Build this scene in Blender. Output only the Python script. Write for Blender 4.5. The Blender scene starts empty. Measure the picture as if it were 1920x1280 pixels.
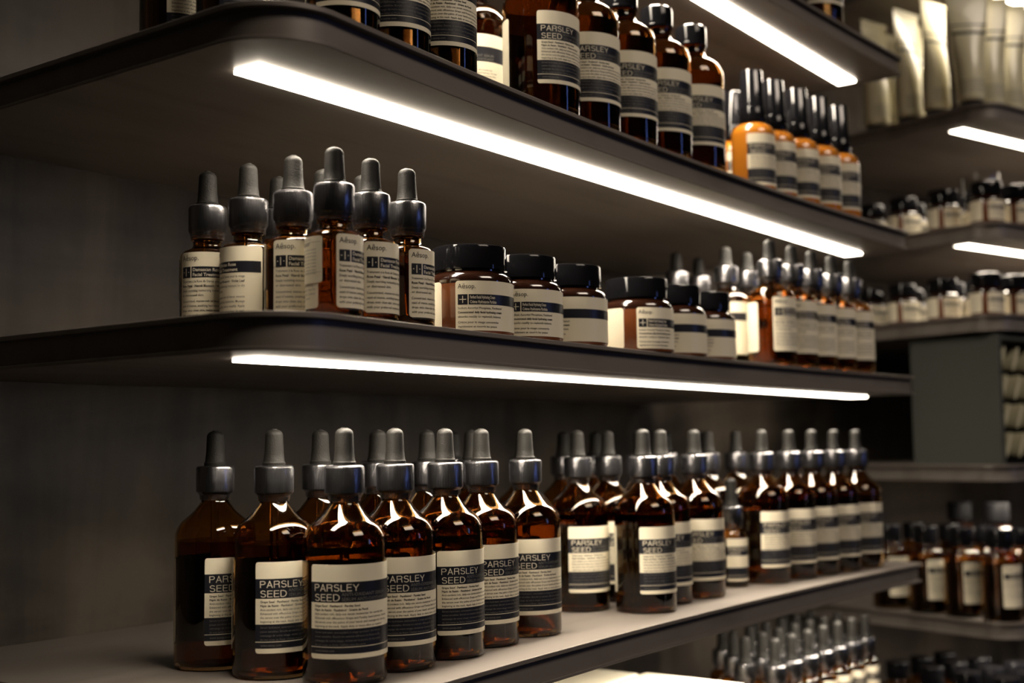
import bpy, bmesh, math, random
from mathutils import Vector, Matrix
PI = math.pi
sc = bpy.context.scene
COL = sc.collection
random.seed(7)

# ------------------------------------------------------------------ camera
def setup_camera():
    F = Vector((0.8028, 0.5904, 0.0826)).normalized()
    R = Vector((0.5933, -0.8049, -0.0136)); R = (R - F * R.dot(F)).normalized()
    U = R.cross(F)
    cd = bpy.data.cameras.new('camera'); co = bpy.data.objects.new('camera', cd); COL.objects.link(co)
    m = Matrix((R, U, -F)).transposed().to_4x4(); m.translation = Vector((-0.4203, -0.804, 0.1335))
    co.matrix_world = m
    cd.sensor_width = 36; cd.lens = 2343.4 / 1920 * 36; cd.clip_start = 0.01
    cd.dof.use_dof = True; cd.dof.focus_distance = 0.79; cd.dof.aperture_fstop = 5.6
    sc.camera = co
setup_camera()

# ------------------------------------------------------------------ world, room light, exposure
w = bpy.data.worlds.new('world'); sc.world = w; w.use_nodes = True
w.node_tree.nodes['Background'].inputs[0].default_value = (1.0, 0.86, 0.70, 1)
w.node_tree.nodes['Background'].inputs[1].default_value = 0.008

def area(name, loc, target, sx, sy, power, col):
    l = bpy.data.lights.new(name, 'AREA'); l.shape = 'RECTANGLE'; l.size = sx; l.size_y = sy
    l.energy = power; l.color = col
    o = bpy.data.objects.new(name, l); COL.objects.link(o); o.location = loc
    o.rotation_euler = (Vector(target) - Vector(loc)).to_track_quat('-Z', 'Y').to_euler()
    return o
area('room_window_light', (1.6, -3.2, 0.5), (0.4, 0, 0.2), 0.22, 0.8, 1.9, (0.22, 0.34, 1.0))
area('room_front_fill', (0.2, -2.6, 2.2), (0.5, 0, 0.2), 1.4, 0.8, 36.0, (1.0, 0.84, 0.68))  # added warm fill from above to brighten the shelf fronts, no known fixture
LED_STRENGTH = 18.0        # the diffuser face
LED_BEAM = 3.0             # watts per metre thrown downward by the strip's lens
LED_SPREAD = math.radians(146)
sc.view_settings.view_transform = 'Standard'; sc.view_settings.look = 'None'
sc.view_settings.gamma = 1.0; sc.view_settings.use_curve_mapping = False
sc.view_settings.exposure = 0.0
cy = sc.cycles
cy.max_bounces = 16; cy.diffuse_bounces = 4; cy.glossy_bounces = 6; cy.transmission_bounces = 14
cy.transparent_max_bounces = 16; cy.caustics_reflective = False; cy.caustics_refractive = False
cy.sample_clamp_indirect = 3.0; cy.blur_glossy = 0.3; cy.use_denoising = True

# ------------------------------------------------------------------ materials
def new_mat(name):
    m = bpy.data.materials.new(name); m.use_nodes = True
    return m, m.node_tree, m.node_tree.nodes['Principled BSDF']
def simple(name, col, rough=0.5, spec=0.5, metal=0.0, coat=0.0, bump=0.0, bscale=200, var=0.0, vscale=30):
    m, nt, p = new_mat(name)
    p.inputs['Base Color'].default_value = (*col, 1); p.inputs['Roughness'].default_value = rough
    p.inputs['Specular IOR Level'].default_value = spec; p.inputs['Metallic'].default_value = metal
    p.inputs['Coat Weight'].default_value = coat; p.inputs['Coat Roughness'].default_value = 0.08
    tc = nt.nodes.new('ShaderNodeTexCoord')
    if bump:
        n = nt.nodes.new('ShaderNodeTexNoise'); n.inputs['Scale'].default_value = bscale; n.inputs['Detail'].default_value = 4
        b = nt.nodes.new('ShaderNodeBump'); b.inputs['Strength'].default_value = bump; b.inputs['Distance'].default_value = 0.001
        nt.links.new(tc.outputs['Object'], n.inputs['Vector']); nt.links.new(n.outputs[0], b.inputs['Height'])
        nt.links.new(b.outputs[0], p.inputs['Normal'])
    if var:
        n = nt.nodes.new('ShaderNodeTexNoise'); n.inputs['Scale'].default_value = vscale; n.inputs['Detail'].default_value = 6
        r = nt.nodes.new('ShaderNodeValToRGB')
        r.color_ramp.elements[0].position = 0.3; r.color_ramp.elements[1].position = 0.7
        r.color_ramp.elements[0].color = (*[c * (1 - var) for c in col], 1)
        r.color_ramp.elements[1].color = (*[c * (1 + var) for c in col], 1)
        nt.links.new(tc.outputs['Object'], n.inputs['Vector']); nt.links.new(n.outputs[0], r.inputs[0])
        nt.links.new(r.outputs[0], p.inputs['Base Color'])
    return m
def glassy(name, col, rough=0.02, ior=1.5):
    m, nt, p = new_mat(name)
    p.inputs['Base Color'].default_value = (*col, 1); p.inputs['Roughness'].default_value = rough
    p.inputs['IOR'].default_value = ior; p.inputs['Transmission Weight'].default_value = 1.0
    return m
M = {}
M['amber'] = glassy('amber_glass', (0.72, 0.43, 0.165), 0.02, 1.46)
M['liquid'] = glassy('amber_liquid', (0.30, 0.15, 0.045), 0.0, 1.12)
M['clear'] = glassy('clear_glass', (0.93, 0.94, 0.92))
M['orange'] = simple('cream_filled_amber', (0.50, 0.17, 0.012), 0.25, 0.5, coat=1.0)
M['jar'] = simple('cream_filled_amber_jar', (0.15, 0.042, 0.010), 0.3, 0.5, coat=1.0, var=0.3, vscale=60)
M['dark_amber'] = simple('dark_filled_amber', (0.018, 0.006, 0.003), 0.12, 0.6, coat=1.0)
M['rubber'] = simple('grey_rubber', (0.0085, 0.008, 0.007), 0.60, 0.21, bump=0.25, bscale=900, var=0.12, vscale=120)
M['collar'] = simple('dark_ribbed_plastic', (0.060, 0.059, 0.060), 0.25, 0.5)
M['black'] = simple('black_plastic', (0.005, 0.005, 0.006), 0.07, 0.22, var=0.1)
M['black_gloss'] = simple('gloss_black_plastic', (0.008, 0.008, 0.010), 0.12, 0.5, coat=0.5)
M['cream'] = simple('label_cream_paper', (0.82, 0.75, 0.575), 0.38, 0.4, var=0.03)
M['ink'] = simple('label_black_ink', (0.012, 0.013, 0.019), 0.35, 0.5)
M['ink_text'] = simple('text_black', (0.03, 0.028, 0.026), 0.5, 0.3)
M['grey_text'] = simple('text_grey', (0.20, 0.19, 0.17), 0.5, 0.3)
M['cream_text'] = simple('text_cream', (0.72, 0.66, 0.52), 0.45, 0.3)
M['dim_text'] = simple('text_dim_grey', (0.17, 0.165, 0.15), 0.45, 0.3)
M['tube'] = simple('cream_aluminium_tube', (0.62, 0.58, 0.40), 0.32, 0.5, coat=0.3)
M['white'] = simple('white_card', (0.80, 0.76, 0.62), 0.5, 0.3)
M['panel'] = simple('grey_green_panel', (0.060, 0.064, 0.056), 0.7, 0.3, bump=0.1, bscale=60)
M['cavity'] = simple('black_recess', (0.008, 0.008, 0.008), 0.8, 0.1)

def steel():
    m, nt, p = new_mat('painted_steel_shelf')
    tc = nt.nodes.new('ShaderNodeTexCoord')
    mp = nt.nodes.new('ShaderNodeMapping'); mp.inputs['Scale'].default_value = (3, 40, 40)
    n = nt.nodes.new('ShaderNodeTexNoise'); n.inputs['Scale'].default_value = 1.0; n.inputs['Detail'].default_value = 6
    n2 = nt.nodes.new('ShaderNodeTexNoise'); n2.inputs['Scale'].default_value = 9.0; n2.inputs['Detail'].default_value = 5
    mx = nt.nodes.new('ShaderNodeMath'); mx.operation = 'ADD'
    r = nt.nodes.new('ShaderNodeValToRGB')
    r.color_ramp.elements[0].position = 0.75; r.color_ramp.elements[1].position = 1.25
    r.color_ramp.elements[0].color = (0.135, 0.116, 0.101, 1); r.color_ramp.elements[1].color = (0.185, 0.162, 0.143, 1)
    nt.links.new(tc.outputs['Object'], mp.inputs[0]); nt.links.new(mp.outputs[0], n.inputs['Vector'])
    nt.links.new(tc.outputs['Object'], n2.inputs['Vector'])
    nt.links.new(n.outputs[0], mx.inputs[0]); nt.links.new(n2.outputs[0], mx.inputs[1])
    nt.links.new(mx.outputs[0], r.inputs[0]); nt.links.new(r.outputs[0], p.inputs['Base Color'])
    b = nt.nodes.new('ShaderNodeBump'); b.inputs['Strength'].default_value = 0.06; b.inputs['Distance'].default_value = 0.002
    nt.links.new(n.outputs[0], b.inputs['Height']); nt.links.new(b.outputs[0], p.inputs['Normal'])
    p.inputs['Roughness'].default_value = 0.42; p.inputs['Metallic'].default_value = 0.15
    p.inputs['Specular IOR Level'].default_value = 0.5
    return m
M['steel'] = steel()

def plaster():
    m, nt, p = new_mat('dark_concrete_plaster')
    tc = nt.nodes.new('ShaderNodeTexCoord')
    n = nt.nodes.new('ShaderNodeTexNoise'); n.inputs['Scale'].default_value = 5.5; n.inputs['Detail'].default_value = 9; n.inputs['Roughness'].default_value = 0.6
    mp = nt.nodes.new('ShaderNodeMapping'); mp.inputs['Scale'].default_value = (11, 11, 1.3)
    n2 = nt.nodes.new('ShaderNodeTexNoise'); n2.inputs['Scale'].default_value = 1.0; n2.inputs['Detail'].default_value = 5
    mp3 = nt.nodes.new('ShaderNodeMapping'); mp3.inputs['Scale'].default_value = (2, 2, 8)
    n3 = nt.nodes.new('ShaderNodeTexNoise'); n3.inputs['Scale'].default_value = 1.0; n3.inputs['Detail'].default_value = 4; n3.inputs['Distortion'].default_value = 1.5; n2.inputs['Distortion'].default_value = 1.2
    a = nt.nodes.new('ShaderNodeMath'); a.operation = 'ADD'
    a2 = nt.nodes.new('ShaderNodeMath'); a2.operation = 'ADD'
    r = nt.nodes.new('ShaderNodeValToRGB')
    r.color_ramp.elements[0].position = 0.42; r.color_ramp.elements[1].position = 0.58
    r.color_ramp.elements[0].color = (0.020, 0.0165, 0.013, 1); r.color_ramp.elements[1].color = (0.098, 0.081, 0.063, 1)
    dv = nt.nodes.new('ShaderNodeMath'); dv.operation = 'DIVIDE'; dv.inputs[1].default_value = 3.0
    nt.links.new(tc.outputs['Object'], n.inputs['Vector'])
    nt.links.new(tc.outputs['Object'], mp.inputs[0]); nt.links.new(mp.outputs[0], n2.inputs['Vector'])
    nt.links.new(tc.outputs['Object'], mp3.inputs[0]); nt.links.new(mp3.outputs[0], n3.inputs['Vector'])
    nt.links.new(n.outputs[0], a.inputs[0]); nt.links.new(n2.outputs[0], a.inputs[1])
    nt.links.new(a.outputs[0], a2.inputs[0]); nt.links.new(n3.outputs[0], a2.inputs[1])
    nt.links.new(a2.outputs[0], dv.inputs[0]); nt.links.new(dv.outputs[0], r.inputs[0])
    nt.links.new(r.outputs[0], p.inputs['Base Color'])
    b = nt.nodes.new('ShaderNodeBump'); b.inputs['Strength'].default_value = 0.35; b.inputs['Distance'].default_value = 0.004
    nt.links.new(n.outputs[0], b.inputs['Height']); nt.links.new(b.outputs[0], p.inputs['Normal'])
    p.inputs['Roughness'].default_value = 0.5; p.inputs['Specular IOR Level'].default_value = 0.4
    return m
M['plaster'] = plaster()

def film():
    m = bpy.data.materials.new('clear_shrink_film'); m.use_nodes = True; nt = m.node_tree
    for n in list(nt.nodes): nt.nodes.remove(n)
    o = nt.nodes.new('ShaderNodeOutputMaterial'); mx = nt.nodes.new('ShaderNodeMixShader')
    t = nt.nodes.new('ShaderNodeBsdfTransparent'); t.inputs[0].default_value = (0.93, 0.93, 0.95, 1)
    g = nt.nodes.new('ShaderNodeBsdfGlossy'); g.inputs[0].default_value = (0.95, 0.95, 1, 1); g.inputs[1].default_value = 0.27
    f = nt.nodes.new('ShaderNodeFresnel'); f.inputs[0].default_value = 2.2
    tc = nt.nodes.new('ShaderNodeTexCoord')
    mp = nt.nodes.new('ShaderNodeMapping'); mp.inputs['Scale'].default_value = (260, 260, 90)
    ns = nt.nodes.new('ShaderNodeTexNoise'); ns.inputs['Scale'].default_value = 1.0; ns.inputs['Detail'].default_value = 3
    b = nt.nodes.new('ShaderNodeBump'); b.inputs['Strength'].default_value = 0.5; b.inputs['Distance'].default_value = 0.001
    nt.links.new(tc.outputs['Object'], mp.inputs[0]); nt.links.new(mp.outputs[0], ns.inputs['Vector'])
    nt.links.new(ns.outputs[0], b.inputs['Height']); nt.links.new(b.outputs[0], g.inputs['Normal']); nt.links.new(b.outputs[0], f.inputs['Normal'])
    ad = nt.nodes.new('ShaderNodeMath'); ad.operation = 'ADD'; ad.inputs[1].default_value = 0.07; ad.use_clamp = True
    nt.links.new(f.outputs[0], ad.inputs[0]); nt.links.new(ad.outputs[0], mx.inputs[0]); nt.links.new(t.outputs[0], mx.inputs[1]); nt.links.new(g.outputs[0], mx.inputs[2])
    nt.links.new(mx.outputs[0], o.inputs[0])
    return m
M['film'] = film()

def led():
    m = bpy.data.materials.new('led_diffuser'); m.use_nodes = True; nt = m.node_tree
    for n in list(nt.nodes): nt.nodes.remove(n)
    o = nt.nodes.new('ShaderNodeOutputMaterial'); e = nt.nodes.new('ShaderNodeEmission')
    e.inputs[0].default_value = (1.0, 0.87, 0.70, 1); e.inputs[1].default_value = LED_STRENGTH
    nt.links.new(e.outputs[0], o.inputs[0])
    return m
M['black_matte'] = simple('matte_black_plastic', (0.006, 0.006, 0.007), 0.55, 0.12)
M['led'] = led()
M['led_frame'] = simple('led_aluminium_channel', (0.55, 0.52, 0.48), 0.35, 0.5, metal=0.8)

# ------------------------------------------------------------------ mesh helpers
def mesh_obj(name, verts, faces, mats, parent=None, fmat=None, smooth=True, angle=35):
    me = bpy.data.meshes.new(name); me.from_pydata(verts, [], faces)
    if not isinstance(mats, (list, tuple)): mats = [mats]
    for m in mats: me.materials.append(m)
    if fmat:
        for p, k in zip(me.polygons, fmat): p.material_index = k
    if smooth:
        me.polygons.foreach_set('use_smooth', [True] * len(me.polygons))
        me.update(); me.set_sharp_from_angle(angle=math.radians(angle))
    me.update()
    o = bpy.data.objects.new(name, me); COL.objects.link(o)
    if parent: o.parent = parent
    return o

def lathe(name, prof, mat, parent=None, seg=64, ribs=0, rib_amp=0.0, rib_z=None, angle=35):
    """prof: list of (r,z) mm; r=0 ends are poles."""
    V = []; Fc = []; rings = []
    for r, z in prof:
        if r <= 1e-6:
            rings.append([len(V)]); V.append((0, 0, z / 1000))
        else:
            ids = []
            for i in range(seg):
                a = 2 * PI * i / seg; rr = r
                if ribs and rib_z[0] <= z <= rib_z[1]:
                    rr = r - rib_amp * (0.5 + 0.5 * math.cos(ribs * a)) ** 3
                ids.append(len(V)); V.append((rr / 1000 * math.cos(a), rr / 1000 * math.sin(a), z / 1000))
            rings.append(ids)
    for A, B in zip(rings, rings[1:]):
        if len(A) == 1 and len(B) == 1: continue
        for i in range(seg):
            j = (i + 1) % seg
            if len(A) == 1: Fc.append((A[0], B[j], B[i]))
            elif len(B) == 1: Fc.append((A[i], A[j], B[0]))
            else: Fc.append((A[i], A[j], B[j], B[i]))
    o = mesh_obj(name, V, Fc, mat, parent, angle=angle)
    bm = bmesh.new(); bm.from_mesh(o.data); bmesh.ops.recalc_face_normals(bm, faces=bm.faces); bm.to_mesh(o.data); bm.free()
    return o

def arc(cx, cz, r, a0, a1, n):   # profile arc, degrees
    return [(cx + r * math.cos(math.radians(a0 + (a1 - a0) * i / n)), cz + r * math.sin(math.radians(a0 + (a1 - a0) * i / n))) for i in range(n + 1)]

def glass_body(name, outer, wall, mat, parent, floor=3.0, seg=64):
    inner = []
    for i, (r, z) in enumerate(outer):
        if z < floor: continue
        inner.append((max(r - wall, 0.5), z))
    inner = [(0, floor + 0.6), (max(inner[0][0] - 3, 1), floor)] + [(inner[0][0], floor + 2.2)] + [p for p in inner if p[1] > floor + 2.5]
    return lathe(name, [(0, 0.9), (outer[0][0] - 3.5, 0.7)] + outer + inner[::-1], mat, parent, seg), inner

def liquid(inner, level, mat, parent, seg=48):
    g = 0.12
    pr = [(0, inner[0][1] + g)] + [(r - g, z + (g if k < 3 else 0)) for k, (r, z) in enumerate(inner) if r > 0 and z < level]
    pr.append((pr[-1][0], level)); pr.append((0, level))
    return lathe('liquid', pr, mat, parent, seg)

# ---- text
FC = {}
def text_mesh(s, bold=0.0, spacing=1.0):
    k = (s, bold, spacing)
    if k in FC: return FC[k]
    cu = bpy.data.curves.new('t', 'FONT'); cu.body = s; cu.resolution_u = 2; cu.offset = bold; cu.space_character = spacing
    o = bpy.data.objects.new('t', cu); COL.objects.link(o)
    dg = bpy.context.evaluated_depsgraph_get(); me = o.evaluated_get(dg).to_mesh()
    vs = [(v.co.x, v.co.y) for v in me.vertices]; fs = [tuple(p.vertices) for p in me.polygons]
    o.evaluated_get(dg).to_mesh_clear(); bpy.data.objects.remove(o); bpy.data.curves.remove(cu)
    FC[k] = (vs, fs); return FC[k]

def stroke_text(s, sw=0.105):
    """light grotesque capitals drawn with even strokes; cap height 1"""
    A = lambda cx, cy_, rx, ry, a, b, n=10: [(cx + rx * math.cos(math.radians(a + (b - a) * i / n)), cy_ + ry * math.sin(math.radians(a + (b - a) * i / n))) for i in range(n + 1)]
    h = sw / 2; t = 1 - h
    G = {'P': (.66, [[(h, 0), (h, t), (.36, t)] + A(.36, .735, .25, .24, 90, -90) + [(h, .495)]]),
         'R': (.70, [[(h, 0), (h, t), (.38, t)] + A(.38, .74, .25, .235, 90, -90) + [(h, .505)], [(.40, .505)] + A(.46, .33, .15, .16, 80, 0, 5) + [(.62, .12), (.66, 0)]]),
         'A': (.70, [[(h * .6, 0), (.35, t + .02), (.70 - h * .6, 0)], [(.13, .33), (.57, .33)]]),
         'S': (.66, [A(.33, .735, .25, .22, 20, 180, 8) + A(.33, .735, .25, .20, 180, 255, 4) + A(.34, .275, .26, .25, 75, 0, 5) + A(.34, .275, .27, .235, 0, -165, 9)]),
         'L': (.55, [[(h, t), (h, h), (.54, h)]]), 'E': (.60, [[(.58, t), (h, t), (h, h), (.60, h)], [(h, .53), (.54, .53)]]),
         'Y': (.68, [[(.02, t), (.34, .42), (.66, t)], [(.34, .42), (.34, 0)]]),
         'D': (.72, [[(h, h), (h, t), (.30, t)] + A(.30, .5, .37, .5 - h, 90, -90, 12) + [(h, h)]])}
    V = []; Fc = []; x = 0
    for c in s:
        w_, pl = G[c]
        for P in pl:
            for i, (a, b) in enumerate(zip(P, P[1:])):
                dx, dy = b[0] - a[0], b[1] - a[1]; l = math.hypot(dx, dy)
                if l < 1e-6: continue
                dx /= l; dy /= l; e = h if len(P) < 4 or l > .2 else h * .45
                ax, ay, bx, by = a[0] - dx * e * (i > 0), a[1] - dy * e * (i > 0), b[0] + dx * e * (i < len(P) - 2), b[1] + dy * e * (i < len(P) - 2)
                k = len(V); V += [(x + ax - dy * h, ay + dx * h), (x + ax + dy * h, ay - dx * h), (x + bx + dy * h, by - dx * h), (x + bx - dy * h, by + dx * h)]
                Fc.append((k, k + 1, k + 2, k + 3))
        x += w_ + .13
    return [(a * .72, b * .72) for a, b in V], Fc

MI = {'cream': 0, 'ink': 1, 'ink_text': 2, 'cream_text': 3, 'dim_text': 4, 'grey_text': 5}
LM = [M['cream'], M['ink'], M['ink_text'], M['cream_text'], M['dim_text'], M['grey_text']]
def make_label(name, R, z0, zones, width, lines, parent, corner=2.0, boxes=(), rot=0.0):
    """Curved paper label. zones from top: (height, mat). x (mm) runs along the arc from the left edge. lines: (text,x,ztop,capheight,mat,bold,maxwidth)"""
    V = []; Fc = []; fm = []
    def P(x, z, dr):
        a = x / R + rot
        return ((R + dr) / 1000 * math.sin(a), -(R + dr) / 1000 * math.cos(a), z / 1000)
    H = sum(h for h, _ in zones)
    xs = [0]; n = max(6, int(width / R / math.radians(3)))
    cs = [corner * t for t in (0, .06, .2, .4, .65, 1)]
    xs = sorted(set([round(c, 4) for c in cs] + [round(width - c, 4) for c in cs] + [round(corner + (width - 2 * corner) * i / n, 4) for i in range(1, n)]))
    def lim(x):
        d = min(x, width - x)
        k = 0 if d >= corner else corner - math.sqrt(max(0, corner ** 2 - (corner - d) ** 2))
        return z0 + k, z0 + H - k
    zt = z0 + H; edges = []
    for h, m in zones:
        edges.append((zt, zt - h, MI[m])); zt -= h
    for a, b in zip(xs, xs[1:]):
        la, lb = lim(a), lim(b)
        for t, bt, m in edges:
            q = []
            for x, (lo, hi) in ((a, la), (b, lb)):
                q.append((x, min(max(bt, lo), hi), min(max(t, lo), hi)))
            if q[0][2] - q[0][1] < 1e-5 and q[1][2] - q[1][1] < 1e-5: continue
            i = len(V); V += [P(q[0][0], q[0][1], .18), P(q[1][0], q[1][1], .18), P(q[1][0], q[1][2], .18), P(q[0][0], q[0][2], .18)]
            Fc.append((i, i + 1, i + 2, i + 3)); fm.append(m)
        for side in (0, 1):     # paper edge, top and bottom
            i = len(V); V += [P(a, la[side], .18), P(b, lb[side], .18), P(b, lb[side], .0), P(a, la[side], .0)]
            Fc.append((i, i + 1, i + 2, i + 3)); fm.append(0)
    for x in (0, width):
        lo, hi = lim(x); i = len(V); V += [P(x, lo, .18), P(x, hi, .18), P(x, hi, 0), P(x, lo, 0)]; Fc.append((i, i + 1, i + 2, i + 3)); fm.append(0)
    for bx, bz, bw, bh, m in boxes:
        n = max(1, int(bw / R / math.radians(3)))
        for k in range(n):
            a, b = bx + bw * k / n, bx + bw * (k + 1) / n; i = len(V)
            V += [P(a, bz, .26), P(b, bz, .26), P(b, bz + bh, .26), P(a, bz + bh, .26)]; Fc.append((i, i + 1, i + 2, i + 3)); fm.append(MI[m])
    for s, x, zc, cap, m, bold, mw in lines:
        vs, fs = stroke_text(s) if s in ('PARSLEY', 'SEED') else text_mesh(s, bold)
        if not vs: continue
        k = cap / 0.72; wd = max(v[0] for v in vs) * k
        kx = k * (min(1.0, mw / wd) if mw > 0 else -mw / wd)
        i = len(V)
        V += [P(x + vx * kx, zc + vy * k, .33) for vx, vy in vs]
        Fc += [tuple(i + j for j in f) for f in fs]; fm += [MI[m]] * len(fs)
    return mesh_obj(name, V, Fc, LM, parent, fm, angle=60)

def thing(name, label, cat, group=None, loc=(0, 0, 0), rz=0.0):
    o = bpy.data.objects.new(name, None); COL.objects.link(o); o.location = loc; o.rotation_euler = (0, 0, rz)
    o.empty_display_size = 0.01
    o['label'] = label; o['category'] = cat
    if group: o['group'] = group
    return o
KIDS = {}
def place(proto, x, y, z, deg, label, group=None, tilt=None, scale=None):
    """first use moves the prototype, later uses copy it with its parts"""
    if not proto.get('_used'):
        proto['_used'] = 1; r = proto; KIDS[proto.name] = [c for c in proto.children]
    else:
        r = proto.copy(); COL.objects.link(r)
        for ch in KIDS[proto.name]:
            c = ch.copy(); COL.objects.link(c); c.parent = r
            for g in ch.children:
                d = g.copy(); COL.objects.link(d); d.parent = c
    r.location = (x, y, z + 0.0002); r.rotation_euler = tilt if tilt else (0, 0, math.radians(deg))
    if scale: r.scale = scale
    r['label'] = label
    if group: r['group'] = group
    return r

# ------------------------------------------------------------------ label artwork
SERUM = [('Grape Seed · Panthenol · Parsley Seed', 'Pépin de Raisin · Panthénol · Graine de Persil'),
         ('Anti-oxidant rich, daily-use serum moisturiser for normal skin.', 'Enhanced with efficacious Grape and Parsley Seed extracts. Smooth',
          'the serum over the palms of your hands and massage into the face,', 'beginning at the neck. Apply daily or more often as required.'),
         ('Sérum hydratant, antioxydant, à usage quotidien. Enrichi en', 'peaux sensibles. Enrichi en extraits efficaces de Raisin et de',
          'nettoyage de votre visage, versez sur la paume de vos mains', 'de cou jusqu au front. Utilisez tous les jours.')]
def parsley_label(name, R, z0, k, width, parent, fine=True, rot=0.0):
    Z = [(10.5, 'cream'), (12.3, 'ink'), (15.9, 'cream'), (10.7, 'ink'), (0.35, 'cream'), (3.9, 'ink'), (3.0, 'cream')]
    zones = [(h * k, m) for h, m in Z]; H = sum(h for h, _ in zones); T = z0 + H
    L = [('PARSLEY', 3.0 * k, T - 16.0 * k, 4.25 * k, 'cream_text', 0.004, -28.5 * k), ('SEED', 3.2 * k, T - 21.9 * k, 4.25 * k, 'cream_text', 0.004, -16.5 * k)]
    if fine:
        L += [('ANTI-OXIDANT SERUM', 20.8 * k, T - 18.9 * k, 2.1 * k, 'dim_text', 0, -31 * k), ('SÉRUM ANTI-OXYDANT', 20.8 * k, T - 21.9 * k, 2.1 * k, 'dim_text', 0, -31 * k)]
        y = T - 25.4 * k
        for s in SERUM[0]: L.append((s, 3.2 * k, y, 1.35 * k, 'ink_text', 0.022, 48 * k)); y -= 2.45 * k
        for s in SERUM[1]: L.append((s, 3.2 * k, y, 1.35 * k, 'ink_text', 0.004, 56 * k)); y -= 2.45 * k
        y = T - 41.2 * k
        for s in SERUM[2]: L.append((s, 3.2 * k, y, 1.3 * k, 'dim_text', 0.0, 56 * k)); y -= 2.5 * k
        L.append(('www.aesop.com', 3.4 * k, T - 52.3 * k, 1.4 * k, 'dim_text', 0.01, 40 * k))
    return make_label(name, R, z0, zones, width, L, parent, 1.8 * k, (), rot)

def apothecary_label(name, R, z0, H, width, parent, title, body, k=1.0, rot=0.0, bold_rows=(1,), box=True):
    T = z0 + H; bx = 1.6 * k
    L = [('Aēsop.', bx, T - 5.0 * k, 3.1 * k, 'ink_text', 0.0, -11.5 * k)]
    boxes = [(bx, T - 15.4 * k, 6.3 * k, 6.6 * k, 'ink'), (bx + 0.9 * k, T - 12.35 * k, 4.5 * k, 0.5 * k, 'cream'), (bx + 2.9 * k, T - 14.4 * k, 0.5 * k, 4.6 * k, 'cream'),
             (bx + 7.0 * k, T - 15.4 * k, width - bx - 8.0 * k, 6.6 * k, 'ink')]
    L += [(title[0], bx + 7.8 * k, T - 11.6 * k, 2.0 * k, 'cream_text', 0.018, -17 * k), (title[1], bx + 7.8 * k, T - 14.6 * k, 2.0 * k, 'cream_text', 0.018, -18 * k)]
    y = T - 18.3 * k
    for i, s in enumerate(body):
        if s: L.append((s, bx, y, 1.45 * k, 'ink_text', 0.025 if (i in bold_rows or s.startswith('www')) else 0.004, min(width - 3 * k, 30 * k)))
        y -= (2.75 if s else 0.9) * k
    # the lighter plus is drawn above its box
    o = make_label(name, R, z0, [(H, 'cream')], width, L, parent, 2.0 * k, boxes[:1] + boxes[3:], rot)
    return o, boxes[1:3]

def plus_mark(parent, R, boxes, rot):
    V = []; Fc = []
    for bx, bz, bw, bh, m in boxes:
        i = len(V)
        for (x, z) in ((bx, bz), (bx + bw, bz), (bx + bw, bz + bh), (bx, bz + bh)):
            a = x / R + rot; V.append(((R + .34) / 1000 * math.sin(a), -(R + .34) / 1000 * math.cos(a), z / 1000))
        Fc.append((i, i + 1, i + 2, i + 3))
    return mesh_obj('plus_sign', V, Fc, M['cream_text'], parent, smooth=False)

DAM = ['Traitement à la Rose de Damas pour le visage', 'Rose Petal · Neroli Blossom · Violet Leaf', 'Deeply nourishing moisturising treatment for dry', 'or distressed skin.', '',
       'Concentrated, vitamin-rich oil blend, ensures', 'need of intense, soothing hydration. Massage', 'drops onto clean skin, twice weekly. Apply', 'with your preferred moisturiser to seal.', '', 'www.aesop.com']
PER = ['Sodium Ascorbyl Phosphate, Panthenol', 'Concentrated daily facial hydrating cream', 'absorbs readily to replenish balance.', '', 'Crème pour le visage concentrée', 'rapidement et nourrit les peaux', '', 'www.aesop.com']
BCK = ['Directions: massage a small amount', 'into clean skin morning and evening.', 'Ingredients: Water, Glycerin, Seed Oil,', 'Phenoxyethanol, Tocopherol, Linalool,', 'Limonene, Citronellol, Geraniol.', '', 'Made in Australia', '100 mL e']
def back_label(name, R, z0, H, width, parent, k, rot):
    L = []; y = z0 + H - 4 * k; i = 0
    while y > z0 + 2 * k:
        s = BCK[i % len(BCK)]; i += 1
        if s: L.append((s, 1.5 * k, y, 1.25 * k, 'grey_text', 0.0, width - 3 * k))
        y -= 2.4 * k
    return make_label(name, R, z0, [(H, 'cream')], width, L, parent, 2.0 * k, (), rot)

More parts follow.
